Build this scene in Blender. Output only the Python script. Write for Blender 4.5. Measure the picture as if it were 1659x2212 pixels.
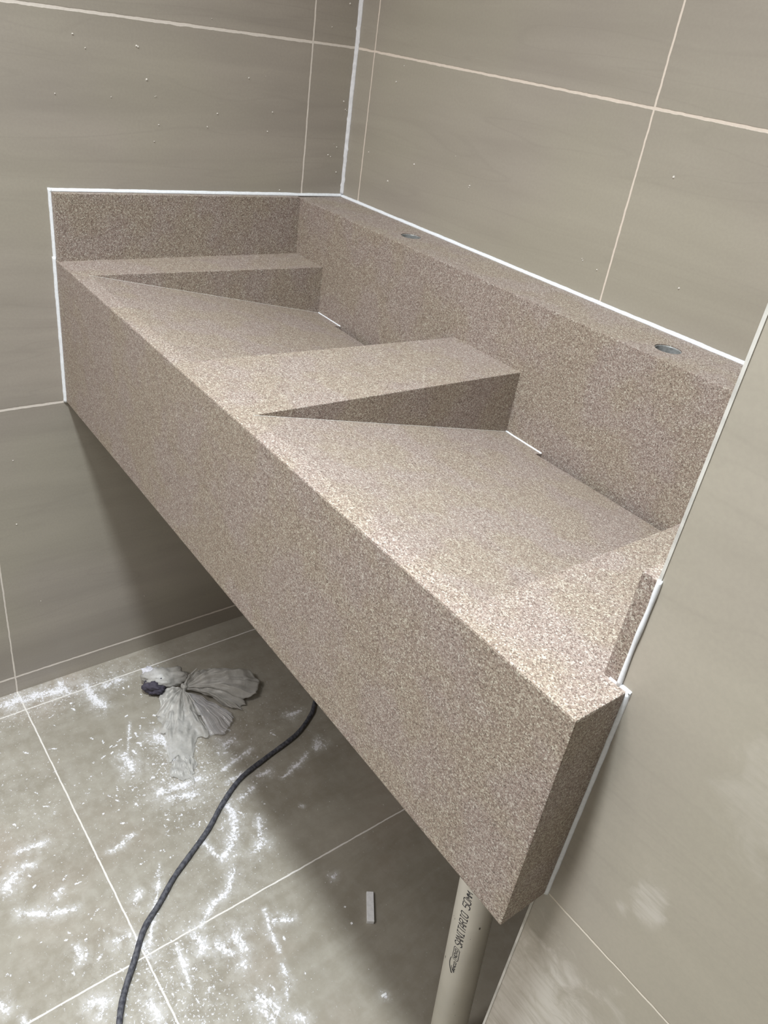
import bpy, bmesh, math, random
import numpy as np
from mathutils import Vector, Matrix

for o in list(bpy.data.objects):
    bpy.data.objects.remove(o)
SC = bpy.context.scene
COL = SC.collection

# ------------------------------------------------------------------ camera
cam_d = bpy.data.cameras.new('camera')
cam = bpy.data.objects.new('camera', cam_d)
COL.objects.link(cam)
cam_d.sensor_fit = 'HORIZONTAL'
cam_d.sensor_width = 36.0
cam_d.lens = 1713.32 / 1659.0 * 36.0
cam_d.clip_start = 0.01
cam.matrix_world = (Matrix.Translation((1.3279, -0.9566, 0.3940)) @
                    Matrix.Rotation(0.9206, 4, 'Z') @ Matrix.Rotation(-0.1366, 4, 'Y') @ Matrix.Rotation(1.0176, 4, 'X'))
SC.camera = cam

# ------------------------------------------------------------------ light
w = bpy.data.worlds.new('world')
SC.world = w
w.use_nodes = True
w.node_tree.nodes['Background'].inputs[0].default_value = (0.86, 0.93, 1.0, 1)
w.node_tree.nodes['Background'].inputs[1].default_value = 0.15


def area(name, loc, size, power, color, target=None, shape='DISK'):
    d = bpy.data.lights.new(name, 'AREA')
    d.shape = shape
    d.size = size
    if shape == 'RECTANGLE':
        d.size_y = size
    d.energy = power
    d.color = color
    o = bpy.data.objects.new(name, d)
    COL.objects.link(o)
    o.location = loc
    if target is not None:
        o.rotation_euler = (Vector(target) - Vector(loc)).to_track_quat('-Z', 'Y').to_euler()
    return o


CEIL = 1.74
la = area('ceiling_lamp_or_fill', (0.92, -1.00, CEIL - 0.02), 0.20, 17.5, (0.925, 0.985, 1.0))
la.data.spread = math.radians(96)
area('ceiling_lamp_or_fill', (0.35, -1.40, CEIL - 0.02), 0.30, 5.5, (1.0, 0.965, 0.95))  # unseen fill light, added to balance the brightness of the surfaces
area('ceiling_lamp_or_fill', (0.60, -2.35, CEIL - 0.02), 0.45, 27.0, (1.0, 0.965, 0.95))
area('overhead_fill', (1.30, -1.40, CEIL - 0.015), 2.00, 11.0, (0.92, 0.985, 1.0))  # broad unseen fill, added to brighten upward faces and soften shadows

SC.view_settings.view_transform = 'Standard'
SC.view_settings.look = 'None'
SC.view_settings.gamma = 1.0
SC.view_settings.use_curve_mapping = False
SC.view_settings.exposure = 0.19


# ------------------------------------------------------------------ node helpers
class NT:
    def __init__(self, name):
        self.mat = bpy.data.materials.new(name)
        self.mat.use_nodes = True
        self.nt = self.mat.node_tree
        self.bsdf = self.nt.nodes['Principled BSDF']
        self.tc = self.nt.nodes.new('ShaderNodeTexCoord')
        self.obj = self.tc.outputs['Object']

    def node(self, t, **k):
        n = self.nt.nodes.new(t)
        for a, b in k.items():
            setattr(n, a, b)
        return n

    def link(self, a, b):
        self.nt.links.new(a, b)

    def put(self, sock, v):
        if hasattr(v, 'is_output') or isinstance(v, bpy.types.NodeSocket):
            self.link(v, sock)
        else:
            if isinstance(v, (tuple, list)) and len(v) == 3 and len(sock.default_value) == 4:
                v = (*v, 1)
            sock.default_value = v

    def math(self, op, a, b=0.0, c=0.0, clamp=False):
        n = self.node('ShaderNodeMath', operation=op, use_clamp=clamp)
        self.put(n.inputs[0], a)
        self.put(n.inputs[1], b)
        self.put(n.inputs[2], c)
        return n.outputs[0]

    def noise(self, scale, detail=2.0, vec=None, rough=0.5, dist=0.0, out=0):
        n = self.node('ShaderNodeTexNoise')
        self.link(vec or self.obj, n.inputs['Vector'])
        n.inputs['Scale'].default_value = scale
        n.inputs['Detail'].default_value = detail
        n.inputs['Roughness'].default_value = rough
        n.inputs['Distortion'].default_value = dist
        return n.outputs[out]

    def mapping(self, scale=(1, 1, 1), loc=(0, 0, 0), rot=(0, 0, 0), vec=None):
        n = self.node('ShaderNodeMapping')
        self.link(vec or self.obj, n.inputs['Vector'])
        n.inputs['Scale'].default_value = scale
        n.inputs['Location'].default_value = loc
        n.inputs['Rotation'].default_value = rot
        return n.outputs[0]

    def step(self, v, a, b, lo=0.0, hi=1.0):
        n = self.node('ShaderNodeMapRange', interpolation_type='SMOOTHSTEP')
        self.put(n.inputs['Value'], v)
        n.inputs['From Min'].default_value = a
        n.inputs['From Max'].default_value = b
        n.inputs['To Min'].default_value = lo
        n.inputs['To Max'].default_value = hi
        return n.outputs[0]

    def mix(self, f, a, b, blend='MIX'):
        n = self.node('ShaderNodeMix', data_type='RGBA', blend_type=blend)
        self.put(n.inputs[0], f)
        self.put(n.inputs[6], a)
        self.put(n.inputs[7], b)
        return n.outputs[2]

    def ramp(self, v, stops, interp='LINEAR'):
        n = self.node('ShaderNodeValToRGB')
        self.link(v, n.inputs[0])
        cr = n.color_ramp
        cr.interpolation = interp
        while len(cr.elements) < len(stops):
            cr.elements.new(0.5)
        for e, (p, c) in zip(cr.elements, stops):
            e.position = p
            e.color = (*c, 1)
        return n.outputs[0]

    def xyz(self, vec=None):
        n = self.node('ShaderNodeSeparateXYZ')
        self.link(vec or self.obj, n.inputs[0])
        return n.outputs

    def bump(self, h, dist, strength=1.0):
        n = self.node('ShaderNodeBump')
        self.link(h, n.inputs['Height'])
        n.inputs['Distance'].default_value = dist
        n.inputs['Strength'].default_value = strength
        self.link(n.outputs[0], self.bsdf.inputs['Normal'])

    def set(self, **k):
        for a, b in k.items():
            self.put(self.bsdf.inputs[a.replace('_', ' ')], b)
        return self.mat


def S(r, g, b):
    f = lambda c: ((c / 255 + 0.055) / 1.055) ** 2.4 if c > 10 else c / 255 / 12.92
    return (f(r), f(g), f(b))


def grout_lines(m, sets, wobble=0.0006):
    """sets: (axis, offset, period, width, use_break) ; returns 0..1 mask"""
    co = m.xyz()
    nz = m.noise(60, 3)
    off = m.math('MULTIPLY', m.math('SUBTRACT', nz, 0.5), wobble * 4)
    nw = m.noise(25, 4)
    mask = None
    for ax, o, T, wd, brk in sets:
        v = m.math('ADD', co[ax], off)
        v = m.math('FLOORED_MODULO', m.math('ADD', m.math('DIVIDE', m.math('SUBTRACT', v, o), T), 0.5), 1.0)
        d = m.math('MULTIPLY', m.math('ABSOLUTE', m.math('SUBTRACT', v, 0.5)), T)
        ww = m.math('MULTIPLY', m.math('ADD', m.math('MULTIPLY', nw, brk), 1.0 - brk * 0.5), wd * 0.5)
        k = m.math('DIVIDE', m.math('SUBTRACT', ww, d), 0.0006, clamp=True)
        mask = k if mask is None else m.math('MAXIMUM', mask, k)
    return mask


def tile_material(name, sets, along, dark, light, grout, rough=0.36, dust=None):
    m = NT(name)
    sc = {'y': (1.5, 1.0, 9.0), 'x': (1.0, 1.5, 9.0), 'f': (7.0, 1.2, 1.0)}[along]
    mp = m.mapping(scale=sc)
    n1 = m.noise(1.3, 4, mp, 0.5, 0.6)
    n2 = m.noise(4.0, 5, mp, 0.55, 0.3)
    n3 = m.noise(900, 1)
    wv = m.noise(1.3, 2, mp, 0.5, 1.1)
    vein = m.math('MULTIPLY', m.math('SUBTRACT', 1.0, m.step(m.math('ABSOLUTE', m.math('SUBTRACT', wv, 0.5)), 0.0, 0.014)), 0.13)
    f = m.math('ADD', m.math('MULTIPLY', n1, 0.65), m.math('MULTIPLY', n2, 0.35))
    f = m.step(f, 0.25, 0.75)
    base = m.mix(f, dark, light)
    base = m.mix(vein, base, tuple(c * 0.72 for c in dark))
    base = m.mix(m.math('MULTIPLY', n3, 0.18), base, tuple(c * 0.75 for c in light))
    # pinkish / greenish drift like the fired glaze
    hue = m.noise(3.0, 2)
    base = m.mix(m.step(hue, 0.35, 0.65, 0, 0.35), base, (light[0] * 0.97, light[1] * 1.02, light[2] * 0.90))
    base = m.mix(m.step(m.noise(260, 6, None, 0.6), 0.35, 0.65, 0.0, 0.10), base, tuple(c * 0.7 for c in dark))
    rgh = m.step(n2, 0.3, 0.7, rough - 0.05, rough + 0.08)
    if dust is not None:
        dm = dust(m)
        base = m.mix(dm, base, S(206, 202, 196))
        rgh = m.math('ADD', rgh, m.math('MULTIPLY', dm, 0.4))
    g = grout_lines(m, sets)
    gn = m.noise(200, 3)
    gcol = m.mix(gn, tuple(c * 0.85 for c in grout), grout)
    base = m.mix(g, base, gcol)
    rgh = m.math('ADD', rgh, m.math('MULTIPLY', g, 0.4))
    m.set(Base_Color=base, Roughness=rgh)
    m.bsdf.inputs['Specular IOR Level'].default_value = 0.45
    m.bump(m.math('SUBTRACT', 1.0, g), 0.0006, 0.6)
    return m.mat


# ------------------------------------------------------------------ materials
def stone_material():
    m = NT('speckled_stone')
    warp = m.noise(900, 1, out=1)
    v = m.node('ShaderNodeVectorMath', operation='MULTIPLY_ADD')
    m.link(warp, v.inputs[0])
    v.inputs[1].default_value = (0.0012,) * 3
    m.link(m.obj, v.inputs[2])
    vor = m.node('ShaderNodeTexVoronoi')
    m.link(v.outputs[0], vor.inputs['Vector'])
    vor.inputs['Scale'].default_value = 880
    sp = m.xyz(vor.outputs['Color'])
    c = m.ramp(sp[0], [(0.0, S(74, 62, 58)), (0.07, S(108, 92, 86)), (0.22, S(134, 117, 110)), (0.40, S(155, 139, 132)),
                       (0.60, S(168, 154, 146)), (0.78, S(194, 186, 177)), (0.92, S(224, 221, 213))], 'CONSTANT')
    vor2 = m.node('ShaderNodeTexVoronoi')
    m.link(v.outputs[0], vor2.inputs['Vector'])
    vor2.inputs['Scale'].default_value = 1500
    c2 = m.ramp(m.xyz(vor2.outputs['Color'])[1], [(0.0, S(92, 78, 72)), (0.12, S(142, 127, 119)), (0.5, S(166, 152, 144)), (0.85, S(202, 195, 187))], 'CONSTANT')
    c = m.mix(0.45, c, c2)
    hue = m.noise(14, 3)
    c = m.mix(m.step(hue, 0.40, 0.60, 0.0, 0.55), c, m.mix(1.0, c, (0.99, 1.0, 0.87), 'MULTIPLY'))
    c = m.mix(1.0, c, (0.88, 0.88, 0.88), 'MULTIPLY')
    m.set(Base_Color=c, Roughness=0.48)
    m.bsdf.inputs['Specular IOR Level'].default_value = 0.22
    return m.mat


STONE = stone_material()


def plain(name, col, rough=0.5, noise=0.0, nscale=80, metal=0.0, bump=0.0, col2=None):
    m = NT(name)
    n = m.noise(nscale, 4)
    c = m.mix(m.step(n, 0.35, 0.65), col, col2 if col2 else tuple(x * (1 - noise) for x in col))
    m.set(Base_Color=c, Roughness=rough, Metallic=metal)
    if bump:
        m.bump(n, bump, 0.6)
    return m.mat


SEAL = plain('white_sealant', (0.80, 0.83, 0.88), 0.35, 0.08, 300)
SEAL_DIRTY = plain('smeared_white_sealant', (0.80, 0.81, 0.85), 0.45, 0.12, 150)
JOINT = plain('edge_joint', (0.64, 0.63, 0.60), 0.7, 0.22, 60)
WHITE = plain('white_plaster', (0.82, 0.83, 0.86), 0.8, 0.1, 200)
SPECK = plain('grout_crumb', (0.80, 0.77, 0.72), 0.8, 0.2, 300)
CEILM = plain('ceiling_paint', (0.75, 0.75, 0.74), 0.9)
HOLE = plain('cut_hole_wall', (0.30, 0.31, 0.31), 0.35, 0.35, 150)
DARKV = plain('drain_channel_shade', (0.10, 0.095, 0.09), 0.8, 0.2)  # dark tone puts the shade inside the drain slot into the colour

GW = S(234, 226, 218)
TD, TL = S(146, 136, 123), S(176, 168, 154)
left_tiles = tile_material('left_wall_tiles', [(1, -0.0933, 0.604, 0.0036, 0.5), (2, 0.3489, 0.599, 0.0048, 0.7)], 'y',
                           S(154, 147, 139), S(176, 168, 159), GW)
back_tiles = tile_material('back_wall_tiles', [(0, 0.0537, 0.5957, 0.0034, 0.5), (2, 0.3489, 0.599, 0.0042, 0.6)], 'x',
                           S(152, 145, 136), S(170, 163, 153), S(226, 214, 202))


def w_dust(m):
    # chalky dust wiped over the tile: two patches and a band low down
    p = m.xyz()
    n = m.noise(34, 6, None, 0.62, 0.8)
    streak = m.noise(60, 5, m.mapping(scale=(0.35, 1, 2.2), rot=(0, 0.5, 0)), 0.65)

    def blob(cx, cz, rx, rz, amt):
        a = m.math('DIVIDE', m.math('SUBTRACT', p[0], cx), rx)
        b = m.math('DIVIDE', m.math('SUBTRACT', p[2], cz), rz)
        d = m.math('SQRT', m.math('ADD', m.math('MULTIPLY', a, a), m.math('MULTIPLY', b, b)))
        d = m.math('ADD', d, m.math('MULTIPLY', m.math('SUBTRACT', n, 0.5), 3.2))
        return m.math('MULTIPLY', m.step(d, 0.5, 1.5, 1.0, 0.0), amt)
    t = blob(1.208, -0.155, 0.012, 0.022, 0.55)
    t = m.math('MAXIMUM', t, blob(1.192, -0.187, 0.008, 0.007, 0.4))
    t = m.math('MAXIMUM', t, blob(1.25, 0.0, 0.035, 0.05, 0.22))
    t = m.math('MAXIMUM', t, blob(1.17, -0.42, 0.07, 0.09, 0.75))
    t = m.math('MAXIMUM', t, blob(1.22, -0.36, 0.05, 0.04, 0.4))
    return m.math('MULTIPLY', t, m.step(streak, 0.30, 0.62, 0.25, 1.0))


right_tiles = tile_material('right_wall_tiles', [(0, 1.715, 0.6, 0.003, 0.4), (2, -0.2495, 0.6, 0.0026, 0.5)], 'x',
                            S(158, 151, 142), S(174, 167, 157), S(222, 214, 202), dust=w_dust)


def floor_material():
    m = NT('floor_tiles')
    mp = m.mapping(scale=(5.0, 1.2, 1))
    n1 = m.noise(2.2, 5, mp, 0.6, 0.8)
    c = m.mix(m.step(n1, 0.3, 0.7), S(135, 129, 117), S(151, 146, 135))
    c = m.mix(m.step(m.noise(4, 3), 0.5, 0.8, 0, 0.3), c, S(168, 150, 138))
    att = m.node('ShaderNodeAttribute', attribute_name='powder')
    film = m.node('ShaderNodeAttribute', attribute_name='film')
    fine = m.noise(210, 8, None, 0.70, 0.3)
    mid = m.noise(48, 7, None, 0.68, 0.25)
    veryfine = m.noise(420, 4, None, 0.7)
    g = grout_lines(m, [(0, 0.0580, 0.598, 0.0034, 0.5), (1, -0.6977, 0.6, 0.0034, 0.5)])
    # thin dust film
    fv = m.math('MULTIPLY', film.outputs['Fac'], m.step(mid, 0.35, 0.7, 0.15, 1.0))
    c = m.mix(m.math('MULTIPLY', fv, 0.50), c, S(214, 212, 208))
    hza = m.node('ShaderNodeAttribute', attribute_name='haze')
    hz = m.math('MULTIPLY', m.step(hza.outputs['Fac'], 0.05, 0.9), m.step(mid, 0.30, 0.65, 0.1, 1.0))
    c = m.mix(m.math('MULTIPLY', hz, 0.62), c, S(218, 218, 220))
    # small flecks
    fl = m.math('ADD', m.math('MULTIPLY', film.outputs['Fac'], 0.20), fine)
    flk = m.step(fl, 0.685, 0.73, 0, 0.85)
    # scraped plaster
    pw = m.math('ADD', att.outputs['Fac'], m.math('MULTIPLY', m.math('SUBTRACT', fine, 0.5), 4.2))
    pw = m.math('ADD', pw, m.math('MULTIPLY', m.math('SUBTRACT', mid, 0.5), 1.6))
    pm = m.step(pw, 0.66, 1.05)
    pm = m.math('MULTIPLY', pm, m.step(att.outputs['Fac'], 0.02, 0.25))
    c = m.mix(g, c, m.mix(veryfine, S(205, 200, 195), S(232, 230, 228)))
    pm2 = m.math('MAXIMUM', flk, pm)
    c = m.mix(pm2, c, m.mix(veryfine, S(214, 214, 220), S(240, 240, 246)))
    r = m.math('ADD', m.math('MULTIPLY', pm2, 0.4), m.math('ADD', 0.36, m.math('MULTIPLY', fv, 0.2)))
    m.set(Base_Color=c, Roughness=r)
    m.bsdf.inputs['Specular IOR Level'].default_value = 0.45
    m.bump(m.math('SUBTRACT', pm2, m.math('MULTIPLY', g, 0.6)), 0.0008, 0.5)
    return m.mat


FLOOR = floor_material()


# ------------------------------------------------------------------ object helpers
def empty(name, loc, label, cat, group=None):
    o = bpy.data.objects.new(name, None)
    o.empty_display_size = 0.05
    COL.objects.link(o)
    o.location = loc
    o['label'] = label
    o['category'] = cat
    if group:
        o['group'] = group
    return o


def link_mesh(name, verts, faces, mat, parent=None, smooth=False, bevel=None, bw=0.0012, edges=()):
    org = Vector(parent_world(parent)) if parent else Vector((0, 0, 0))
    me = bpy.data.meshes.new(name)
    me.from_pydata([tuple(Vector(v) - org) for v in verts], list(edges), faces)
    me.update()
    bm = bmesh.new()
    bm.from_mesh(me)
    bmesh.ops.recalc_face_normals(bm, faces=bm.faces)
    if bevel:
        es = [e for e in bm.edges if bevel((e.verts[0].co + e.verts[1].co) / 2 + org, e.verts[0].co + org, e.verts[1].co + org)]
        if es:
            bmesh.ops.bevel(bm, geom=es, offset=bw, segments=2, profile=0.6, affect='EDGES')
    bm.to_mesh(me)
    bm.free()
    if smooth:
        for p in me.polygons:
            p.use_smooth = True
    me.materials.append(mat)
    o = bpy.data.objects.new(name, me)
    COL.objects.link(o)
    if parent:
        o.parent = parent
    return o


def parent_world(p):
    v = Vector((0, 0, 0))
    while p is not None:
        v = v + p.location
        p = p.parent
    return v


def prism_data(top, bottom):
    n = len(top)
    vs = list(top) + list(bottom)
    fs = [list(range(n)), list(range(2 * n - 1, n - 1, -1))]
    for i in range(n):
        j = (i + 1) % n
        fs.append([i, n + i, n + j, j])
    return vs, fs


def prism(name, top, bottom, mat, parent=None, **k):
    vs, fs = prism_data(top, bottom)
    return link_mesh(name, vs, fs, mat, parent, **k)


def box(name, lo, hi, mat, parent=None, **k):
    (x0, y0, z0), (x1, y1, z1) = lo, hi
    return prism(name, [(x0, y0, z1), (x1, y0, z1), (x1, y1, z1), (x0, y1, z1)],
                 [(x0, y0, z0), (x1, y0, z0), (x1, y1, z0), (x0, y1, z0)], mat, parent, **k)


def struct(o):
    o['kind'] = 'structure'
    return o


def fillet(name, a, b, u, v, mat, parent=None, r=0.004, var=0.15, step=0.004, seed=1, taper=0.0, lumps=0.0, bulge=0.62):
    """a hand-laid bead in the corner line a-b, reaching out along u and v"""
    rnd = random.Random(seed)
    a, b, u, v = Vector(a), Vector(b), Vector(u), Vector(v)
    L = (b - a).length
    n = max(3, int(L / step))
    verts, faces = [], []
    su = sv = 0.0
    for i in range(n + 1):
        t = i / n
        p = a.lerp(b, t)
        su = su * 0.75 + rnd.uniform(-1, 1) * 0.5
        sv = sv * 0.75 + rnd.uniform(-1, 1) * 0.5
        k = 1.0 + taper * t
        lu = lumps * max(0, rnd.gauss(0, 1) - 1.0)
        lv = lumps * max(0, rnd.gauss(0, 1) - 1.0)
        ru = r * k * (1 + var * su + lu)
        rv = r * k * (1 + var * sv + lv)
        verts += [p - u * 0.0005 - v * 0.0005, p + u * ru - v * 0.0003, p + u * ru * 0.9 + v * rv * 0.25,
                  p + (u * ru + v * rv) * bulge, p + v * rv * 0.9 + u * ru * 0.25, p + v * rv - u * 0.0003]
    for i in range(n):
        for k in range(6):
            k2 = (k + 1) % 6
            q = i * 6
            faces.append([q + k, q + k2, q + 6 + k2, q + 6 + k])
    faces.append([0, 1, 2, 3, 4, 5])
    q = n * 6
    faces.append([q + 5, q + 4, q + 3, q + 2, q + 1, q])
    return link_mesh(name, verts, faces, mat, parent, smooth=True)


def tube_data(pts, radii, seg=12, caps=True):
    pts = [Vector(p) for p in pts]
    verts, faces = [], []
    up = Vector((0, 0, 1))
    for i, p in enumerate(pts):
        d = (pts[min(i + 1, len(pts) - 1)] - pts[max(i - 1, 0)]).normalized()
        ref = up if abs(d.z) < 0.9 else Vector((1, 0, 0))
        s = d.cross(ref).normalized()
        t = s.cross(d).normalized()
        r = radii[i] if hasattr(radii, '__len__') else radii
        for k in range(seg):
            an = 2 * math.pi * k / seg
            verts.append(p + s * math.cos(an) * r + t * math.sin(an) * r)
    n = len(pts)
    for i in range(n - 1):
        for k in range(seg):
            k2 = (k + 1) % seg
            faces.append([i * seg + k, i * seg + k2, (i + 1) * seg + k2, (i + 1) * seg + k])
    if caps:
        faces.append(list(range(seg))[::-1])
        faces.append([(n - 1) * seg + k for k in range(seg)])
    return verts, faces


def spline(pts, n=12):
    """Catmull-Rom"""
    P = [Vector(p) for p in pts]
    P = [P[0] * 2 - P[1]] + P + [P[-1] * 2 - P[-2]]
    out = []
    for i in range(1, len(P) - 2):
        for k in range(n):
            t = k / n
            a, b, c, d = P[i - 1], P[i], P[i + 1], P[i + 2]
            out.append(0.5 * ((2 * b) + (c - a) * t + (2 * a - 5 * b + 4 * c - d) * t * t + (3 * b - a - 3 * c + d) * t ** 3))
    out.append(P[-2])
    return out


# ------------------------------------------------------------------ the room
ZF = -0.8907
XR, YF = 2.7, -2.9
Ls, DW = 1.12, -0.507           # alcove width and plane of the right-hand wall
struct(box('wall_left', (-0.1, YF, ZF), (0, 0.1, CEIL), left_tiles))
struct(box('wall_back', (0, 0, ZF), (Ls, 0.1, CEIL), back_tiles))
wr = struct(box('wall_right', (Ls, DW, ZF), (XR, 0.1, CEIL), right_tiles))
struct(box('wall_front', (-0.1, YF - 0.1, ZF), (XR + 0.1, YF, CEIL), right_tiles))
struct(box('wall_far_right', (XR, YF, ZF), (XR + 0.1, 0.1, CEIL), left_tiles))
struct(box('ceiling', (-0.1, YF - 0.1, CEIL), (XR + 0.1, 0.1, CEIL + 0.1), CEILM))

STROKES = [[(0.023,-0.738,0.0129),(0.028,-0.685,0.0129),(0.038,-0.613,0.0108)],
           [(0.017,-0.616,0.0065),(0.058,-0.61,0.0064)],
           [(0.048,-0.572,0.0087),(0.098,-0.571,0.0085),(0.128,-0.562,0.0084)],
           [(0.069,-0.535,0.0086),(0.066,-0.506,0.0065)],
           [(0.255,-0.502,0.0101),(0.295,-0.493,0.009),(0.327,-0.497,0.0059)],
           [(0.277,-0.576,0.0089),(0.304,-0.575,0.0089)],
           [(0.382,-0.553,0.0086),(0.391,-0.502,0.0087)],
           [(0.401,-0.543,0.0076),(0.422,-0.496,0.0067)],
           [(0.392,-0.492,0.0058),(0.389,-0.476,0.0058)],
           [(0.467,-0.459,0.0066),(0.505,-0.46,0.0084),(0.537,-0.478,0.0083),(0.56,-0.504,0.0082),(0.566,-0.52,0.0054)],
           [(0.52,-0.531,0.0037),(0.558,-0.525,0.0055)],
           [(0.472,-0.43,0.0038),(0.462,-0.396,0.0038)],
           [(0.527,-0.423,0.0037),(0.557,-0.437,0.0065),(0.577,-0.444,0.0073),(0.585,-0.461,0.0064)],
           [(0.595,-0.512,0.0045),(0.625,-0.535,0.0044),(0.635,-0.572,0.0053),(0.658,-0.605,0.0035)],
           [(0.689,-0.503,0.0026),(0.725,-0.513,0.0043),(0.762,-0.519,0.0017)],
           [(0.783,-0.524,0.0034),(0.811,-0.532,0.0042),(0.833,-0.547,0.0017)],
           [(0.712,-0.501,0.0052),(0.728,-0.473,0.0044)],
           [(0.705,-0.566,0.0104),(0.73,-0.562,0.0052)],
           [(0.747,-0.576,0.006),(0.755,-0.576,0.0043)],
           [(0.428,-0.838,0.0083),(0.415,-0.82,0.0074)],
           [(0.373,-0.806,0.0047),(0.379,-0.766,0.0056)],
           [(0.487,-0.832,0.0054),(0.509,-0.801,0.0054),(0.524,-0.762,0.0045)],
           [(0.486,-0.779,0.0045),(0.477,-0.769,0.0036)],
           [(0.404,-0.806,0.0046),(0.409,-0.795,0.0046)],
           [(0.452,-0.674,0.0037),(0.448,-0.654,0.0046),(0.444,-0.627,0.0028)],
           [(0.607,-0.726,0.0061),(0.611,-0.705,0.0052)],
           [(0.605,-0.779,0.0052),(0.585,-0.78,0.0035)],
           [(0.52,-0.614,0.0018),(0.562,-0.636,0.0036),(0.589,-0.653,0.0035),(0.644,-0.686,0.0035)],
           [(0.552,-0.665,0.0045),(0.567,-0.679,0.0035)],
           [(0.669,-0.651,0.0026),(0.702,-0.655,0.0043),(0.734,-0.66,0.0017)],
           [(0.721,-0.721,0.0067),(0.752,-0.717,0.005)],
           [(0.678,-0.792,0.0059),(0.685,-0.772,0.0059),(0.705,-0.788,0.0042)],
           [(0.342,-0.393,0.009),(0.338,-0.379,0.006)],
           [(0.471,-0.335,0.0029),(0.456,-0.287,0.0039),(0.443,-0.26,0.002)],
           [(0.337,-0.24,0.0062),(0.338,-0.211,0.0042)],
           [(0.434,-0.226,0.0071),(0.445,-0.244,0.004)],
           [(0.443,-0.374,0.0058),(0.443,-0.352,0.0049)],
           [(0.376,-0.357,0.003),(0.396,-0.43,0.0029)],
           [(0.418,-0.36,0.002),(0.426,-0.435,0.0029)],
           [(0.804,-0.579,0.0084),(0.837,-0.566,0.0083),(0.847,-0.58,0.0066)],
           [(0.867,-0.543,0.0067),(0.86,-0.547,0.005)],
           [(0.825,-0.583,0.0067),(0.849,-0.585,0.0041)],
           [(0.626,-0.696,0.0069),(0.658,-0.694,0.006)],
           [(0.666,-0.62,0.0078),(0.691,-0.616,0.0077),(0.695,-0.622,0.006)],
           [(0.724,-0.584,0.0069),(0.699,-0.596,0.0077)],
           [(0.191,-0.534,0.0021),(0.278,-0.574,0.001)],
           [(0.91,-0.417,0.0034),(0.916,-0.414,0.0025)],
           [(0.701,-0.372,0.0036),(0.7,-0.363,0.0027)],
           [(0.545,-0.341,0.0019),(0.549,-0.338,0.0019)],
           [(0.606,-0.898,0.006),(0.62,-0.894,0.0051)],
           [(0.646,-0.877,0.0034),(0.653,-0.876,0.0025)]]


def build_floor():
    fx = np.concatenate([[-0.1], np.arange(0.0, 1.2, 0.0023), np.linspace(1.22, XR, 20)])
    fy = np.concatenate([np.linspace(YF, -0.98, 16), np.arange(-0.955, -0.10, 0.0023), [0.0, 0.1]])
    X, Y = np.meshgrid(fx, fy)
    nx, ny = len(fx), len(fy)
    dens = np.zeros_like(X)
    rng = np.random.default_rng(4)

    def seg(ax, ay, aw, bx, by, bw):
        dx, dy = bx - ax, by - ay
        t = np.clip(((X - ax) * dx + (Y - ay) * dy) / (dx * dx + dy * dy + 1e-12), 0, 1)
        w_ = aw + (bw - aw) * t
        d = np.hypot(X - ax - t * dx, Y - ay - t * dy)
        return d, w_
    for st in STROKES:
        best = np.zeros_like(X)
        for (a, b) in zip(st[:-1], st[1:]):
            d, w_ = seg(*a, *b)
            core = np.clip(1.25 - 0.70 * d / w_, 0, 1)
            halo = 0.50 * np.clip(1.3 - d / (w_ * 4.0), 0, 1)
            best = np.maximum(best, np.maximum(core, halo))
        dens = np.maximum(dens, best)
    haze = np.clip(dens, 0, 1).copy()
    # scattered small chips and scrapes
    for i in range(230):
        if rng.random() < 0.6:
            cx, cy = rng.normal(0.36, 0.10), rng.normal(-0.50, 0.09)
        else:
            cx, cy = rng.uniform(0.1, 0.85), rng.uniform(-0.88, -0.50)
        if cx > 0.55 and cy > -0.42:
            continue
        a = rng.uniform(0, math.pi)
        l = rng.uniform(0.0005, 0.006)
        wd = rng.uniform(0.0010, 0.0026)
        m_ = (np.abs(X - cx) < 0.03) & (np.abs(Y - cy) < 0.03)
        d, w_ = seg(cx - l * math.cos(a), cy - l * math.sin(a), wd, cx + l * math.cos(a), cy + l * math.sin(a), wd)
        dens = np.where(m_, np.maximum(dens, np.clip(1.5 - 1.0 * d / wd, 0, 1.0)), dens)
    # general dust film: thick at bottom right of the open floor and along the left wall, thin under the basin
    g = lambda cx, cy, sx, sy: np.exp(-((X - cx) / sx) ** 2 - ((Y - cy) / sy) ** 2)
    film = 0.18 + 0.55 * g(0.75, -0.70, 0.20, 0.14) + 0.5 * g(0.05, -0.60, 0.06, 0.2) + 0.5 * g(0.37, -0.50, 0.12, 0.10) \
        + 0.25 * g(0.6, -0.5, 0.1, 0.08) + 0.3 * g(0.3, -0.8, 0.2, 0.15) + 0.2 * g(0.3, -0.3, 0.15, 0.2)
    film = np.clip(film, 0, 1)
    V = np.stack([X, Y, np.full_like(X, ZF)], -1).reshape(-1, 3)
    i = np.arange(nx * ny).reshape(ny, nx)
    F = np.stack([i[:-1, :-1], i[:-1, 1:], i[1:, 1:], i[1:, :-1]], -1).reshape(-1, 4)
    me = bpy.data.meshes.new('floor')
    me.vertices.add(len(V))
    me.vertices.foreach_set('co', V.ravel().astype(np.float32))
    me.loops.add(F.size)
    me.loops.foreach_set('vertex_index', F.ravel().astype(np.int32))
    me.polygons.add(len(F))
    me.polygons.foreach_set('loop_start', (np.arange(len(F)) * 4).astype(np.int32))
    me.update(calc_edges=True)
    for nm, arr in (('powder', dens), ('film', film), ('haze', haze)):
        at = me.attributes.new(nm, 'FLOAT', 'POINT')
        at.data.foreach_set('value', arr.ravel().astype(np.float32))
    me.materials.append(FLOOR)
    o = bpy.data.objects.new('floor', me)
    COL.objects.link(o)
    return struct(o)


build_floor()

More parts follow.
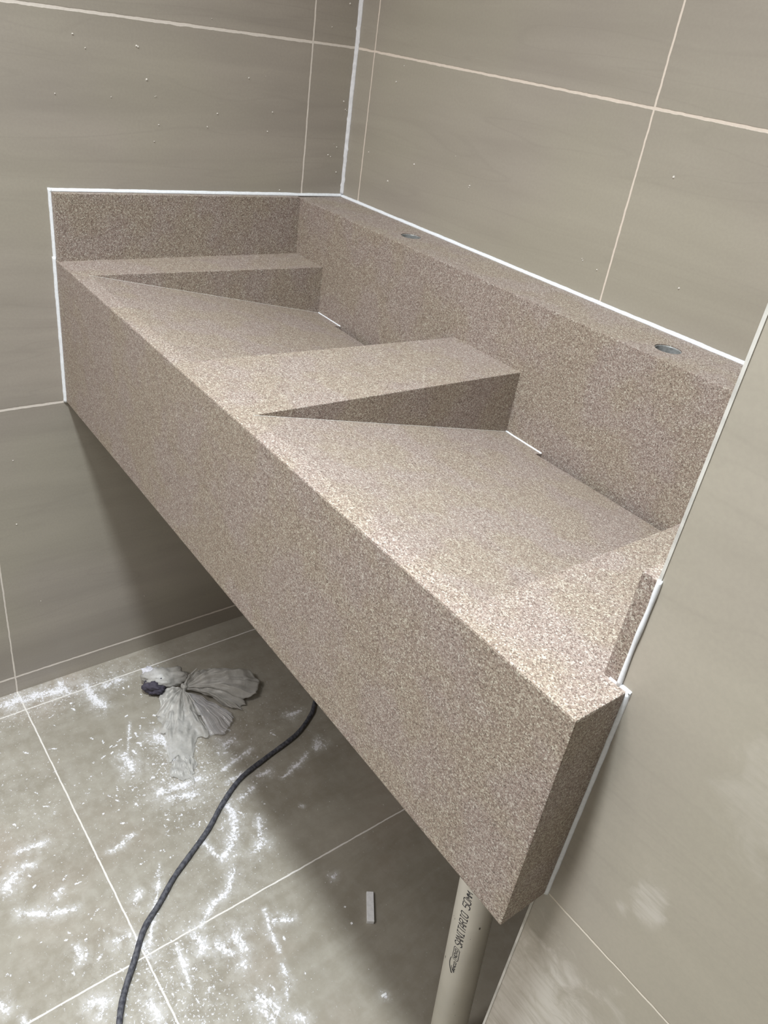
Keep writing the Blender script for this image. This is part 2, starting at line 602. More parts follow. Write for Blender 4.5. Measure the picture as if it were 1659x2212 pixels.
# joint beads that belong to the room
struct(fillet('trim_1', (0, 0, 0.102), (0, 0, CEIL), (1, 0, 0), (0, -1, 0), SEAL_DIRTY, r=0.0048, var=0.13, taper=0.9, lumps=0.22, seed=5, bulge=0.5))
struct(prism('trim_2', [(Ls - 0.0012, DW - 0.0012, CEIL), (Ls + 0.0011, DW - 0.0008, CEIL), (Ls + 0.0011, DW + 0.002, CEIL), (Ls - 0.0008, DW + 0.003, CEIL)],
             [(Ls - 0.0012, DW - 0.0012, ZF), (Ls + 0.0011, DW - 0.0008, ZF), (Ls + 0.0011, DW + 0.002, ZF), (Ls - 0.0008, DW + 0.003, ZF)], JOINT))

# ------------------------------------------------------------------ the double stone basin
B = empty('stone_washbasin', (0.56, -0.30, -0.2512),
          'long wall-hung double trough washbasin of pinkish beige speckled stone between the tiled walls', 'washbasin')
ZB, ZFR = 0.097, -0.2512
YB = -0.1041
XE = 1.1284
y0, y1 = -0.5515, -0.5660       # front face, left and right end
yi0, yi1 = -0.5285, -0.5430     # where the sloping floors start


def yi(x):
    return yi0 + (yi1 - yi0) * x / XE


def yo(x):
    return y0 + (y1 - y0) * x / XE


XM = XE - 0.020
front = prism('front_panel', [(0.001, y0, 0), (XE, y1, 0), (XE, yi1, 0), (0.001, yi0, 0)],
              [(0.001, y0, ZFR), (XE, y1, ZFR), (XE, yi1, ZFR), (0.001, yi0, ZFR)], STONE, B,
              bevel=lambda m, a, b: (m.y < yo(m.x) + 0.001 and (abs(m.z) < 0.001 or m.z < ZFR + 0.001 or m.x > XE - 0.001)) or (m.x > XE - 0.001 and abs(m.z) < 0.001) or (m.x > XE - 0.001 and m.z < ZFR + 0.001),
              bw=0.0021)
prism('end_panel', [(Ls, yi(Ls), 0), (XE, yi1, 0), (XE, DW, 0), (Ls, DW, 0)],
      [(Ls, yi(Ls), ZFR), (XE, yi1, ZFR), (XE, DW, ZFR), (Ls, DW, ZFR)], STONE, B,
      bevel=lambda m, a, b: m.x > XE - 0.001 and (abs(m.z) < 0.001 or m.z < ZFR + 0.001), bw=0.0013)

# back ledge: a 2 cm slab mitred to its face slab, with two tap holes
lv = [(YB, -0.19), (YB, ZB), (-0.0005, ZB), (-0.0005, ZB - 0.022), (YB + 0.022, ZB - 0.022), (YB + 0.022, -0.19)]
vs = [(0.0005, y, z) for y, z in lv] + [(Ls - 0.0005, y, z) for y, z in lv]
fs = [[0, 1, 2, 3, 4, 5], [11, 10, 9, 8, 7, 6]] + [[i, (i + 1) % 6, 6 + (i + 1) % 6, 6 + i] for i in range(6)]
ledge = link_mesh('back_ledge', vs, fs, STONE, B, bevel=lambda m, a, b: abs(m.y - YB) < 1e-4 and abs(m.z - ZB) < 1e-4, bw=0.0013)
HOLES = [(0.2830, -0.0530), (0.8110, -0.0600)]
HR = 0.0172
cut_o = []
for hx, hy in HOLES:
    cv, cf = tube_data([(hx, hy, ZB - 0.06), (hx, hy, ZB + 0.03)], HR, 40)
    c = link_mesh('cutter', cv, cf, STONE)
    cut_o.append(c)
    mod = ledge.modifiers.new('hole', 'BOOLEAN')
    mod.operation = 'DIFFERENCE'
    mod.object = c
    mod.solver = 'EXACT'
bpy.context.view_layer.update()
dg = bpy.context.evaluated_depsgraph_get()
me2 = bpy.data.meshes.new_from_object(ledge.evaluated_get(dg))
ledge.modifiers.clear()
ledge.data = me2
for c in cut_o:
    bpy.data.objects.remove(c)
for hx, hy in HOLES:
    # raw grey wall of the drilled hole, open tube
    vsr, fsr = [], []
    n = 40
    prof = [(HR - 0.0002, ZB - 0.0012), (HR - 0.0009, ZB - 0.0022), (HR - 0.0009, ZB - 0.0235), (HR + 0.002, ZB - 0.0235), (HR + 0.002, ZB - 0.0222), (HR + 0.0001, ZB - 0.0222)]
    for r_, z_ in prof:
        for k in range(n):
            vsr.append((hx + r_ * math.cos(2 * math.pi * k / n), hy + r_ * math.sin(2 * math.pi * k / n), z_))
    for i in range(len(prof)):
        j = (i + 1) % len(prof)
        for k in range(n):
            k2 = (k + 1) % n
            fsr.append([i * n + k, i * n + k2, j * n + k2, j * n + k])
    h = link_mesh('tap_hole', vsr, fsr, HOLE, B, smooth=False)
    h['label'] = 'grey raw wall of the round tap hole'

# side splashes
ZK = -0.0035
SL = 0.0150
prism('side_splash', [(0.0005, -0.5505, 0.104), (SL, -0.5505, 0.104), (SL, YB, 0.0985), (0.0005, YB, 0.0985)],
      [(0.0005, -0.5505, -0.0006), (SL, -0.5505, -0.0006), (SL, YB, ZK - 0.001), (0.0005, YB, ZK - 0.001)], STONE, B,
      bevel=lambda m, a, b: m.z > 0.09 and m.x > 0.01 and abs(a.x - b.x) < 1e-4 or (m.y < -0.55 and m.x > 0.014), bw=0.001)
SR = 1.1060
box('side_splash', (SR, -0.5085, 0.0002), (Ls - 0.0012, YB, 0.0970), STONE, B,
    bevel=lambda m, a, b: m.z > 0.09 or (m.y < -0.508 and m.x < SR + 0.001), bw=0.001)

# deck pieces between and beside the basins: their back edges dip a few millimetres
BX = [0.1085, 0.4795, 0.6245, 0.9970]     # basin side walls at the ledge
FX = [0.0925, 0.4540, 0.6185, 0.9955]     # and at the front
ZK = -0.0035


def floor_z(x, y):
    zb = -0.0900 - 0.0100 * min(1, max(0, (x - 0.11) / 0.6))
    t = (y - yi(x)) / (YB - yi(x))
    return zb * t


def divider(xa0, xa1, xb0, xb1, extra=None):
    """xa: left side x at ledge/front, xb: right side"""
    if extra:
        top = [(xa0, YB, ZK)] + [(xa1, yi(xa1), 0)] + extra + [(xb0, YB, ZK)]
    else:
        top = [(xa0, YB, ZK), (xa1, yi(xa1), 0), (xb1, yi(xb1), 0), (xb0, YB, ZK)]
    bot = [(x, y, -0.125) for x, y, z in top]
    return prism('divider', top, bot, STONE, B,
                 bevel=lambda m, a, b: abs(m.z) < 0.004 and abs(a.y - b.y) > 0.3 and 0.05 < m.x < 1.05, bw=0.0009)


divider(0.0005, 0.0005, BX[0], FX[0])
divider(BX[1], FX[1], BX[2], FX[2])
divider(BX[3], FX[3], Ls - 0.0005, 0, extra=[(Ls, yi(Ls), 0), (Ls, DW, 0)])

for i, (xs, xe) in enumerate([(0.1835, 0.404), (0.6985, 0.920)]):
    a0, a1 = BX[2 * i], BX[2 * i + 1]
    f0, f1 = FX[2 * i], FX[2 * i + 1]
    G = YB - 0.0150
    pl = [(f0, yi(f0)), (f1, yi(f1)), (a1, YB), (xe, YB), (xe, G), (xs, G), (xs, YB), (a0, YB)]
    top = [(x, y, floor_z(x, y)) for x, y in pl]
    bot = [(x, y, floor_z(x, y) - 0.012) for x, y in pl]
    prism('basin_floor', top, bot, STONE, B, bevel=lambda m, a, b: abs(m.y - G) < 1e-4 and abs(a.z - b.z) < 0.005, bw=0.0008)
    zb = floor_z(a0, YB)
    # drain channel under the slot
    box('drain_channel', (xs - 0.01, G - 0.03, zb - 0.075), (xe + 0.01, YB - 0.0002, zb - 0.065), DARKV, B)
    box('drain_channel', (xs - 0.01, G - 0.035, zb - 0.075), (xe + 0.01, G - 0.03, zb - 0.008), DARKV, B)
    # sealant lines
    fillet('sealant_bead', (a0, YB, floor_z(a0, YB)), (xs - 0.0005, YB, floor_z(xs, YB)), (0, -1, 0), (0, 0, 1), SEAL, B, r=0.0016 + 0.0003 * i, seed=20 + i)
    fillet('sealant_bead', (a0, YB, zb), (f0, yi(f0), 0.0), (1, 0, 0), (0, 0, 1), JOINT, B, r=0.00032, seed=24 + i)

# white silicone round the basin
fillet('sealant_bead', (0, 0, ZB), (Ls, 0, ZB), (0, -1, 0), (0, 0, 1), SEAL, B, r=0.0043, var=0.10, seed=3)
fillet('sealant_bead', (0, -0.552, 0.1045), (0, 0, 0.0975), (1, 0, 0), (0, 0, 1), SEAL, B, r=0.0046, var=0.09, seed=4)
fillet('sealant_bead', (0, -0.5505, 0.0), (0, -0.5505, 0.109), (0, -1, 0), (1, 0, 0), SEAL, B, r=0.0042, var=0.12, seed=6)
fillet('sealant_bead', (0, y0, ZFR), (0, y0, 0.004), (0, -1, 0), (1, 0, 0), SEAL, B, r=0.0046, var=0.14, seed=7)
fillet('sealant_bead', (XE, DW, ZFR), (XE, DW, 0.0), (1, 0, 0), (0, -1, 0), SEAL, B, r=0.0029, var=0.10, seed=8)
fillet('sealant_bead', (SR + 0.006, DW - 0.001, 0.0), (XE + 0.003, DW, 0.0), (0, -1, 0), (0, 0, 1), SEAL, B, r=0.0022, var=0.25, seed=9)
vs_, fs_ = tube_data(spline([(Ls + 0.0003, DW - 0.001, 0.098), (Ls + 0.0006, DW - 0.0014, 0.07), (Ls, DW - 0.0014, 0.04), (Ls + 0.0004, DW - 0.0012, 0.0)], 10), [0.0019 + 0.0002 * math.sin(i * 0.5) for i in range(31)], 10)
link_mesh('sealant_bead', vs_, fs_, SEAL, B, smooth=True)

# ------------------------------------------------------------------ drain pipe
PIPE = plain('cream_pvc', S(240, 237, 229), 0.42, 0.10, 12)
INK = plain('black_ink', (0.012, 0.012, 0.022), 0.6)
PR = 0.025
PA = Vector((1.0080 - 0.075 * 0.322, -0.4062 - 0.0087 * 0.322, -0.247))
PB = Vector((1.0080 + 0.075 * 0.3217, -0.4062 + 0.0087 * 0.3217, ZF))
P = empty('drain_pipe', (PB.x, PB.y, PB.z), 'upright cream plastic drain pipe with black print under the right end of the basin', 'pipe')
ax = (PA - PB).normalized()
vs_, fs_ = [], []
n = 64
U = Vector((1, 0, 0)) - ax * ax.x
U.normalize()
Vv = ax.cross(U)


def pip(az, s, r):
    """point on the pipe wall: azimuth, distance up the axis from the floor, radius"""
    return PB + ax * s + (U * math.cos(az) + Vv * math.sin(az)) * r


LP = (PA - PB).length
rings = [(PR, 0), (PR, LP - 0.001), (PR - 0.0008, LP), (PR - 0.003, LP), (PR - 0.003, 0)]
for r_, s_ in rings:
    for k in range(n):
        vs_.append(pip(2 * math.pi * k / n, s_, r_))
for i in range(len(rings)):
    j = (i + 1) % len(rings)
    for k in range(n):
        fs_.append([i * n + k, i * n + (k + 1) % n, j * n + (k + 1) % n, j * n + k])
pb_ = link_mesh('pipe_body', vs_, fs_, PIPE, P, smooth=False)
for p in pb_.data.polygons:
    p.use_smooth = p.index < n

GL = {  # single-stroke printer letters in a 1 x 1 box
    'S': [[(1, .86), (.75, 1), (.3, 1), (0, .84), (0, .66), (.25, .54), (.75, .46), (1, .32), (1, .15), (.7, 0), (.25, 0), (0, .14)]],
    'A': [[(0, 0), (.12, .6), (.5, 1), (.88, .6), (1, 0)], [(.1, .34), (.92, .34)]],
    'N': [[(0, 0), (0, 1)], [(0, .95), (1, .05)], [(1, 0), (1, 1)]],
    'I': [[(.5, 0), (.5, 1)], [(.2, 1), (.8, 1)], [(.2, 0), (.8, 0)]],
    'T': [[(.5, 0), (.5, 1)], [(0, 1), (1, 1)]],
    'R': [[(0, 0), (0, 1), (.7, 1), (1, .85), (1, .62), (.7, .5), (0, .5)], [(.5, .5), (1, 0)]],
    'O': [[(.3, 0), (0, .15), (0, .85), (.3, 1), (.7, 1), (1, .85), (1, .15), (.7, 0), (.3, 0)]],
    '0': [[(.3, 0), (0, .15), (0, .85), (.3, 1), (.7, 1), (1, .85), (1, .15), (.7, 0), (.3, 0)]],
    '5': [[(1, 1), (0, 1), (0, .56), (.7, .56), (1, .42), (1, .14), (.7, 0), (.2, 0), (0, .1)]],
    'M': [[(0, 0), (0, 1), (.5, .45), (1, 1), (1, 0)]],
    'V': [[(0, 1), (.5, 0), (1, 1)]],
    'C': [[(1, .85), (.7, 1), (.3, 1), (0, .8), (0, .2), (.3, 0), (.7, 0), (1, .15)]],
}
TA = math.atan2(-0.5513, 0.3125) - math.radians(17)
pv, pf = [], []


def dab(a, b, wd):
    """one straight pen stroke a-b given as (up the pipe, across the pipe) metres, wrapped on the wall"""
    (s0, h0), (s1, h1) = a, b
    ds, dh = s1 - s0, h1 - h0
    l = math.hypot(ds, dh) or 1e-9
    ds, dh = ds / l, dh / l
    k = max(1, int(l / 0.0012))
    base = len(pv)
    for i in range(k + 1):
        t = -wd * 0.4 + (l + wd * 0.8) * i / k
        for sg in (-1, 1):
            s = s0 + ds * t - dh * wd * 0.5 * sg
            h = h0 + dh * t + ds * wd * 0.5 * sg
            pv.append(pip(TA - h / PR, s, PR + 0.00012))
    for i in range(k):
        q = base + 2 * i
        pf.append([q, q + 1, q + 3, q + 2])


def word(txt, s0, h0, cw, ch, pitch, wd, slant=0.0):
    for i, c in enumerate(txt):
        for line in GL.get(c, []):
            q = [(s0 + i * pitch + x * cw + y * slant, h0 + (y - 0.5) * ch) for x, y in line]
            for a, b in zip(q[:-1], q[1:]):
                dab(a, b, wd)


def s_of(z):
    return (z - ZF) / ax.z


s0 = s_of(-0.5830)
word('SANITARIO', s0, 0.0, 0.0058, 0.0105, 0.0074, 0.00125, 0.0016)
word('50', s_of(-0.5080), 0.0, 0.0066, 0.0105, 0.0085, 0.00125, 0.0016)
word('MM', s_of(-0.4905), -0.0014, 0.0056, 0.0070, 0.0070, 0.0012, 0.0012)
bx0, bx1 = s_of(-0.6130), s_of(-0.5885)
q = [(bx0 + .002, -.004), (bx1 - .003, -.004), (bx1, -.0015), (bx1 + .001, .0035), (bx1 - .002, .0048), (bx0 + .003, .0048), (bx0 + .001, .003), (bx0, -.0025), (bx0 + .002, -.004)]
for a, b in zip(q[:-1], q[1:]):
    dab(a, b, 0.0008)
word('NOVO', bx0 + 0.0035, 0.0006, 0.0036, 0.0044, 0.0048, 0.0009, 0.0005)
word('AMCO', bx0 - 0.0215, -0.0010, 0.0036, 0.0032, 0.0048, 0.0009, 0.0004)
sw = [(-.004 + .028 * t, .0005 + .0078 * math.sin(math.pi * (0.08 + .62 * t))) for t in [i / 14 for i in range(15)]]
for i, (a, b) in enumerate(zip(sw[:-1], sw[1:])):
    dab((bx0 - .0235 + a[0], a[1] - .001), (bx0 - .0235 + b[0], b[1] - .001), 0.0021 - 0.0013 * i / 14)
sw = [(-.0005 + .010 * t, -.0022 + .0062 * math.sin(math.pi * (0.08 + .42 * t))) for t in [i / 8 for i in range(9)]]
for i, (a, b) in enumerate(zip(sw[:-1], sw[1:])):
    dab((bx0 - .0235 + a[0], a[1] - .001), (bx0 - .0235 + b[0], b[1] - .001), 0.0017 - 0.0013 * i / 8)
pr = link_mesh('printed_text', pv, pf, INK, P)
pr['label'] = 'black lettering SANITARIO 50MM with a small swoosh logo'
# scuffs on the pipe
SCUFF = plain('scuff_grey', S(96, 90, 82), 0.7)
rnd = random.Random(7)
for az, z, rr in [(TA - 0.75, -0.632, .0035), (TA - 0.55, -0.545, .0015), (TA - 0.70, -0.545, .0012), (TA + .55, -.560, .0008), (TA + .45, -.700, .0008), (TA + 0.62, -.725, .0008), (TA + .9, -.538, .003)]:
    sv = []
    for k in range(9):
        an = 2 * math.pi * k / 9
        r_ = rr * rnd.uniform(.6, 1.1)
        sv.append(pip(az + .45 * r_ * math.cos(an) / PR, s_of(z) + r_ * math.sin(an), PR + 0.00015))
    link_mesh('scuff_mark', sv, [list(range(9))], SCUFF, P)

# ------------------------------------------------------------------ cable
CABLE = plain('dusty_black_rubber', S(56, 57, 66), 0.6, 0.0, 180, col2=S(92, 93, 100), bump=0.0003)
CR = 0.0046
cp = [(0.318, -0.06), (0.322, -0.115), (0.332, -0.167), (0.361, -0.199), (0.394, -0.258), (0.415, -0.342), (0.434, -0.410), (0.468, -0.467), (0.504, -0.514),
      (0.534, -0.564), (0.559, -0.606), (0.589, -0.645), (0.616, -0.683), (0.656, -0.716), (0.693, -0.747), (0.728, -0.768), (0.775, -0.788), (0.84, -0.80), (0.95, -0.84)]
cpts = spline([(x, y, ZF + CR + 0.0002) for x, y in cp], 14)
vs_, fs_ = tube_data(cpts, [CR * (1 + 0.04 * math.sin(i * 0.35) + 0.03 * math.sin(i * 1.3)) for i in range(len(cpts))], 18)
cab = link_mesh('power_cable', vs_, fs_, CABLE, smooth=True)
cab['label'] = 'thick black cable curving over the dusty floor tiles out from under the basin'
cab['category'] = 'cable'

# ------------------------------------------------------------------ knotted plastic bag


from mathutils import noise as mnoise


def film_material(name, col, alpha, rough):
    m = NT(name)
    n = m.noise(120, 5, None, 0.6, 0.8)
    c = m.mix(m.step(n, 0.3, 0.7), tuple(x * 0.86 for x in col), col)
    m.set(Base_Color=c, Roughness=rough, Alpha=alpha)
    m.bsdf.inputs['Specular IOR Level'].default_value = 0.5 if rough > 0.1 else 1.0
    m.bsdf.inputs['Subsurface Weight'].default_value = 0.0
    m.bump(m.noise(260, 4, None, 0.6, 1.0), 0.0008, 0.7)
    return m.mat


FILM = film_material('thin_white_plastic', S(206, 204, 200), 0.62, 0.28)
SHEER = film_material('sheer_white_plastic', S(214, 213, 210), 0.40, 0.25)
CLEAR = film_material('clear_plastic', S(240, 240, 244), 0.30, 0.06)
CLOTH = plain('dark_purple_grey_cloth', S(72, 68, 82), 0.8, 0.35, 60, bump=0.001)
WCLOTH = plain('powdered_white_plastic', S(214, 214, 224), 0.7, 0.12, 90)
KX, KY = 0.172, -0.403
G = empty('plastic_bag', (KX, KY, ZF), 'crumpled knotted translucent white plastic bag around a dark bundle on the floor tiles', 'bag')


def fan(name, cx, cy, z0, pts, mat, pleat=12, amp=0.008, z_edge=0.004, hump=0.012, nr=40, na=170, seed=1, thick=0.0005, ragged=0.06):
    """pleated sheet gathered at a point: pts = rim outline (x, y, z) from one side to the other"""
    rnd = random.Random(seed)
    ph = [rnd.uniform(0, 6.28) for _ in range(6)]
    rim = spline([Vector((x, y, ZF + z)) for x, y, z in pts], 16)
    L = len(rim) - 1
    verts = []
    c = Vector((cx, cy, ZF + z0))
    for j in range(na + 1):
        t = j / na
        f = t * L
        i = min(int(f), L - 1)
        e = rim[i].lerp(rim[i + 1], f - i)
        e = c + (e - c) * (1 + ragged * (1.2 * mnoise.noise(Vector((t * 9 + ph[0], ph[1], 0))) + 0.22 * mnoise.noise(Vector((t * 26, ph[1], 3)))))
        pl = math.sin(2 * math.pi * pleat * t + ph[2]) * 0.6 + math.sin(2 * math.pi * pleat * 0.43 * t + ph[3]) * 0.7 + 0.3 * math.sin(2 * math.pi * pleat * 2.1 * t + ph[4])
        for k in range(nr + 1):
            r = k / nr
            p = c.lerp(e, r)
            h = hump * math.sin(math.pi * min(1, r * 0.95)) + amp * pl * min(1, r * 2.2) * (1 - 0.25 * r) + 0.0012 * math.sin(23 * r + 9 * t + ph[5])
            tang = Vector((-(e - c).y, (e - c).x, 0)).normalized()
            p = p + tang * amp * 0.5 * math.cos(2 * math.pi * pleat * t + ph[1]) * r
            cr = mnoise.noise(p * 34 + Vector((ph[0], ph[1], ph[2]))) * 1.0 + mnoise.noise(p * 110 + Vector((ph[3], 0, 0))) * 0.22
            p = p + tang * 0.0035 * cr * min(1, 2 * r)
            h += amp * 0.55 * (0.6 - abs(cr) * 2.0) * min(1, r * 3)
            z = max(ZF + 0.0012 + 0.0006 * abs(pl), p.z + h)
            verts.append(Vector((p.x, p.y, z)))
    faces = []
    for j in range(na):
        for k in range(nr):
            a = j * (nr + 1) + k
            faces.append([a, a + 1, a + nr + 2, a + nr + 1])
    o = link_mesh(name, verts, faces, mat, G, smooth=True)
    md = o.modifiers.new('thickness', 'SOLIDIFY')
    md.thickness = thick
    return o


def blob(name, c, r, mat, parent, seed=1, amp=0.18, rot=0.0, sub=4, freq=9.0):
    mn = mnoise
    bm = bmesh.new()
    bmesh.ops.create_icosphere(bm, subdivisions=sub, radius=1.0)
    off = Vector((seed * 3.1, seed * 1.7, seed * 0.9))
    vs, cr, sr = [], math.cos(rot), math.sin(rot)
    for v in bm.verts:
        d = v.co.normalized()
        k = 1 + amp * (mn.noise(d * 1.6 + off) + 0.5 * abs(mn.noise(d * freq * 0.5 + off)) * 2 - 0.35 + 0.35 * mn.noise(d * freq + off))
        x, y, z = d.x * r[0] * k, d.y * r[1] * k, d.z * r[2] * k
        vs.append((c[0] + x * cr - y * sr, c[1] + x * sr + y * cr, max(ZF + 0.0008, ZF + c[2] + z)))
    fs = [[v.index for v in f.verts] for f in bm.faces]
    bm.free()
    return link_mesh(name, vs, fs, mat, parent, smooth=True)


blob('bundle', (0.128, -0.428, 0.020), (0.047, 0.027, 0.022), FILM, G, seed=2, amp=0.30, rot=1.15, freq=9)
blob('dark_cloth', (0.137, -0.455, 0.0165), (0.026, 0.020, 0.0175), CLOTH, G, seed=5, amp=0.35, rot=0.9, freq=7)
blob('powdered_fold', (0.109, -0.447, 0.026), (0.022, 0.014, 0.0125), WCLOTH, G, seed=8, amp=0.40, rot=0.5, freq=8)
blob('knot', (KX - 0.002, KY - 0.001, 0.019), (0.008, 0.006, 0.008), FILM, G, seed=3, amp=0.3, freq=5)
fan('gathered_top', KX, KY, 0.016, [(0.150, -0.368, 0.016), (0.150, -0.330, 0.018), (0.172, -0.292, 0.020), (0.205, -0.268, 0.020), (0.243, -0.262, 0.014), (0.266, -0.286, 0.010), (0.250, -0.318, 0.010)],
    FILM, pleat=6, amp=0.0050, hump=0.018, seed=4, ragged=0.10)
fan('gathered_top', KX, KY, 0.013, [(0.240, -0.285, 0.006), (0.268, -0.312, 0.004), (0.270, -0.328, 0.003), (0.258, -0.343, 0.002), (0.236, -0.347, 0.002)],
    FILM, pleat=4, amp=0.0045, hump=0.016, seed=6, ragged=0.12)
fan('clear_wrapper', KX + 0.004, KY - 0.003, 0.010, [(0.262, -0.356, 0.008), (0.290, -0.352, 0.010), (0.305, -0.365, 0.006), (0.320, -0.388, 0.005), (0.306, -0.408, 0.002)],
    CLEAR, pleat=9, amp=0.0030, hump=0.010, seed=9, ragged=0.0)
fan('loose_sheet', KX - 0.004, KY - 0.004, 0.014, [(0.155, -0.448, 0.008), (0.196, -0.475, 0.004), (0.222, -0.474, 0.003), (0.262, -0.462, 0.004), (0.262, -0.430, 0.006), (0.240, -0.400, 0.003)],
    FILM, pleat=4, amp=0.0050, hump=0.010, seed=11, ragged=0.22)
fan('loose_sheet', 0.200, -0.432, 0.008, [(0.205, -0.478, 0.002), (0.250, -0.494, 0.002), (0.290, -0.500, 0.002), (0.322, -0.500, 0.003), (0.330, -0.468, 0.004), (0.318, -0.436, 0.006), (0.290, -0.412, 0.004), (0.262, -0.405, 0.002)],
    SHEER, pleat=3, amp=0.0042, hump=0.009, seed=14, ragged=0.26)
fan('loose_sheet', 0.318, -0.482, 0.004, [(0.335, -0.505, 0.001), (0.360, -0.520, 0.001), (0.388, -0.498, 0.002), (0.376, -0.478, 0.002), (0.350, -0.466, 0.003)],
    SHEER, pleat=2, amp=0.003, hump=0.005, seed=15, ragged=0.30)
vs_, fs_ = tube_data(spline([(KX - 0.004, KY + 0.002, ZF + 0.024), (KX - 0.014, KY + 0.020, ZF + 0.034), (KX - 0.020, KY + 0.038, ZF + 0.040)], 8), [0.0028 - 0.0014 * i / 16 for i in range(17)], 8)
link_mesh('twisted_end', vs_, fs_, FILM, G, smooth=True)

# ------------------------------------------------------------------ white block on the floor
cx, cy, a = 0.783, -0.351, math.atan2(-0.032, 0.045)
d1 = Vector((math.cos(a), math.sin(a), 0))
d2 = Vector((-d1.y, d1.x, 0))
c = Vector((cx, cy, ZF))
q = [c + d1 * sx * 0.0275 + d2 * sy * 0.0062 for sx, sy in ((-1, -1), (1, -1), (1, 1), (-1, 1))]
blk = prism('plastic_wedge', [tuple(q[0] + Vector((0, 0, 0.006))), tuple(q[1] + Vector((0, 0, 0.008))), tuple(q[2] + Vector((0, 0, 0.008))), tuple(q[3] + Vector((0, 0, 0.006)))],
            [tuple(p + Vector((0, 0, 0.0002))) for p in q], WHITE, bevel=lambda m, a, b: True, bw=0.0008)
blk['label'] = 'white oblong wedge lying alone on the shaded floor left of the drain pipe'
blk['category'] = 'wedge'

# ------------------------------------------------------------------ crumbs of plaster
CR_POS = [(0.199, -0.484, .0048, .0024), (0.173, -0.533, .0045, .0022), (0.345, -0.550, .0050, .0026), (0.234, -0.589, .0045, .0018), (0.250, -0.593, .0042, .0024),
          (0.085, -0.616, .003, .003), (0.095, -0.508, .004, .002), (0.096, -0.497, .0032, .0022), (0.397, -0.462, .003, .002), (0.758, -0.386, .0024, .0016),
          (0.788, -0.393, .0026, .0022), (0.910, -0.417, .0060, .0028), (0.606, -0.772, .004, .003), (0.582, -0.764, .003, .002), (0.452, -0.802, .004, .0025),
          (0.429, -0.803, .004, .002)]
rnd = random.Random(3)
proto = None
CR_LAB = ['oblong white crumb on the floor just left of the hanging bag sheet', 'oblong white crumb on the floor further left of the bag sheet',
          'white crumb on the floor below the tip of the bag', 'flat white crumb lying above its twin on the open floor left of the bag',
          'stubby white crumb lying below its twin on the open floor left of the bag', 'white crumb on the dusty strip beside the left wall joint',
          'narrow white crumb between the left wall and the dark bundle, nearer the bundle', 'small white crumb between the left wall and the dark bundle, nearer the wall',
          'white crumb on the floor between the bag tip and the black cable', 'tiny white crumb left of the white wedge', 'tiny white crumb just below left of the white wedge',
          'long white crumb on the floor beside the foot of the drain pipe', 'square white crumb left of the crossing of the floor joints, the nearer of two',
          'small white crumb left of the crossing of the floor joints, the farther of two', 'thin white crumb by the powder patch at the left edge, the nearer of two',
          'white crumb by the powder patch at the left edge, the farther of two']
for (x, y, l, wd), lab in zip(CR_POS, CR_LAB):
    if proto is None:
        vs_ = [(-1, -1, 0), (1, -.8, 0), (1.1, .9, 0), (-.9, 1, 0), (-.85, -.9, 1), (.9, -.7, .9), (.95, .8, 1), (-.8, .85, .8)]
        proto = link_mesh('plaster_crumb', vs_, [[0, 1, 2, 3], [4, 5, 6, 7], [0, 1, 5, 4], [1, 2, 6, 5], [2, 3, 7, 6], [3, 0, 4, 7]], WHITE)
        o = proto
    else:
        o = proto.copy()
        COL.objects.link(o)
    o.location = (x, y, ZF + 0.0001)
    o.scale = (l * 0.8, wd * 0.8, 0.0016)
    o.rotation_euler = (0, 0, rnd.uniform(0, math.pi))
    o['label'] = lab
    o['category'] = 'crumb'
    o['group'] = 'white plaster crumbs on the floor'


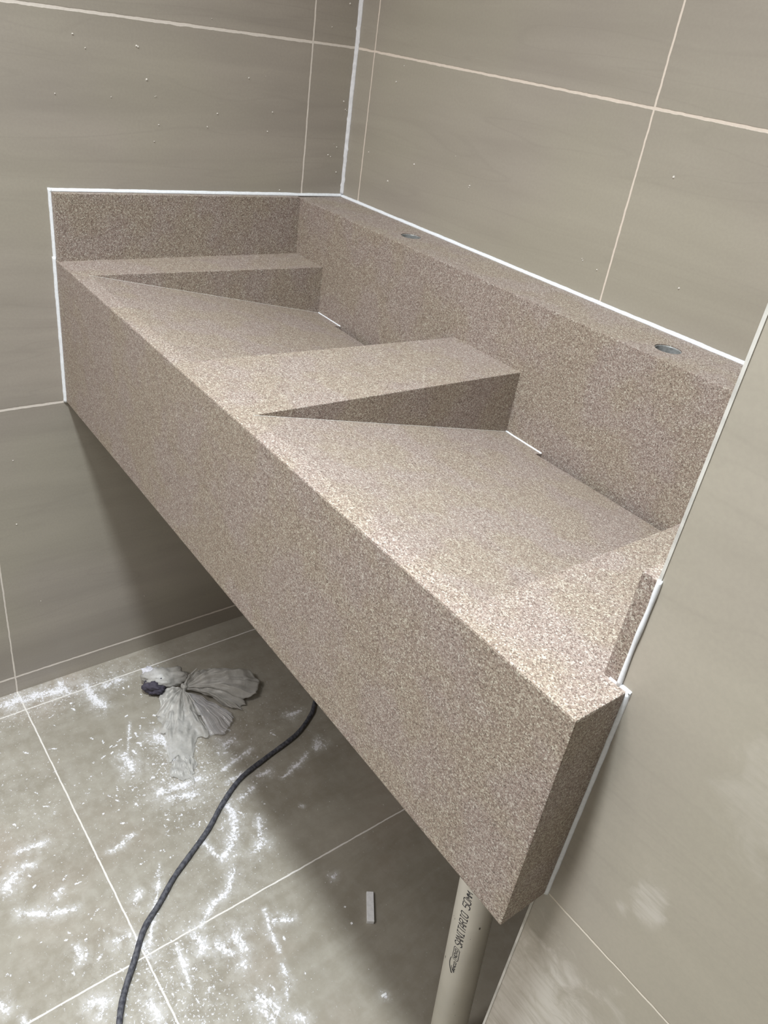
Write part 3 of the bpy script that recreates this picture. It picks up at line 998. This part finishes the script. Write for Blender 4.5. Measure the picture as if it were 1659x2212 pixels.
def chips(name, spots, axis, sgn, mat, label, seed, pos):
    """tiny crumbs of grout stuck on a wall: one uncountable scatter"""
    rnd = random.Random(seed)
    vs, fs = [], []
    for (a, z) in spots:
        r = rnd.uniform(0.0007, 0.0018)
        an = rnd.uniform(0, 3.14)
        st = rnd.uniform(0.5, 1.0)
        b = len(vs)
        n = 7
        for lvl, sc in ((0, 1.0), (1, 0.55)):
            for k in range(n):
                t = 2 * math.pi * k / n
                rr = r * sc * rnd.uniform(.75, 1.15)
                u, v = rr * math.cos(t), rr * st * math.sin(t)
                u, v = u * math.cos(an) - v * math.sin(an), u * math.sin(an) + v * math.cos(an)
                d = pos + sgn * (0.0001 + 0.0011 * lvl)
                vs.append((d, a + u, z + v) if axis == 'x' else (a + u, d, z + v))
        fs.append([b + n + k for k in range(n)])
        for k in range(n):
            fs.append([b + k, b + (k + 1) % n, b + n + (k + 1) % n, b + n + k])
    o = link_mesh(name, vs, fs, mat)
    o['label'] = label
    o['category'] = 'grout crumbs'
    o['kind'] = 'stuff'
    return o


LW = [(-0.502, 0.319), (-0.485, 0.303), (-0.407, 0.313), (-0.405, 0.312), (-0.392, 0.269), (-0.379, 0.246), (-0.377, 0.247), (-0.533, 0.24), (-0.449, 0.241), (-0.381, 0.181), (-0.284, 0.362), (-0.214, 0.285),
      (-0.182, 0.29), (-0.27, 0.228), (-0.165, 0.236), (-0.173, 0.205), (-0.288, 0.207), (-0.023, 0.185), (-0.019, 0.141), (-0.017, 0.262), (-0.012, 0.249),
      (-0.041, 0.171), (-0.141, 0.108), (-0.631, -0.673), (-0.651, -0.349), (-0.418, -0.738), (-0.658, -0.482), (-0.373, 0.206), (-0.057, 0.375), (-0.024, 0.413), (-0.035, 0.168), (-0.03, 0.19), (-0.009, 0.247)]
BW = [(0.14, 0.337), (0.124, 0.311), (0.07, 0.19), (0.136, 0.154), (0.302, 0.227), (0.345, 0.188), (0.346, 0.191), (0.6, 0.147), (0.602, 0.145), (0.63, 0.14), (0.763, 0.155), (0.706, 0.279), (0.202, 0.195)]
chips('grout_crumbs', LW, 'x', 1, SPECK, 'tiny pale grout crumbs stuck to the left tiled wall', 2, 0.0)
chips('grout_crumbs', BW, 'y', -1, SPECK, 'tiny pale grout crumbs stuck to the tiled wall behind the basin', 3, 0.0)
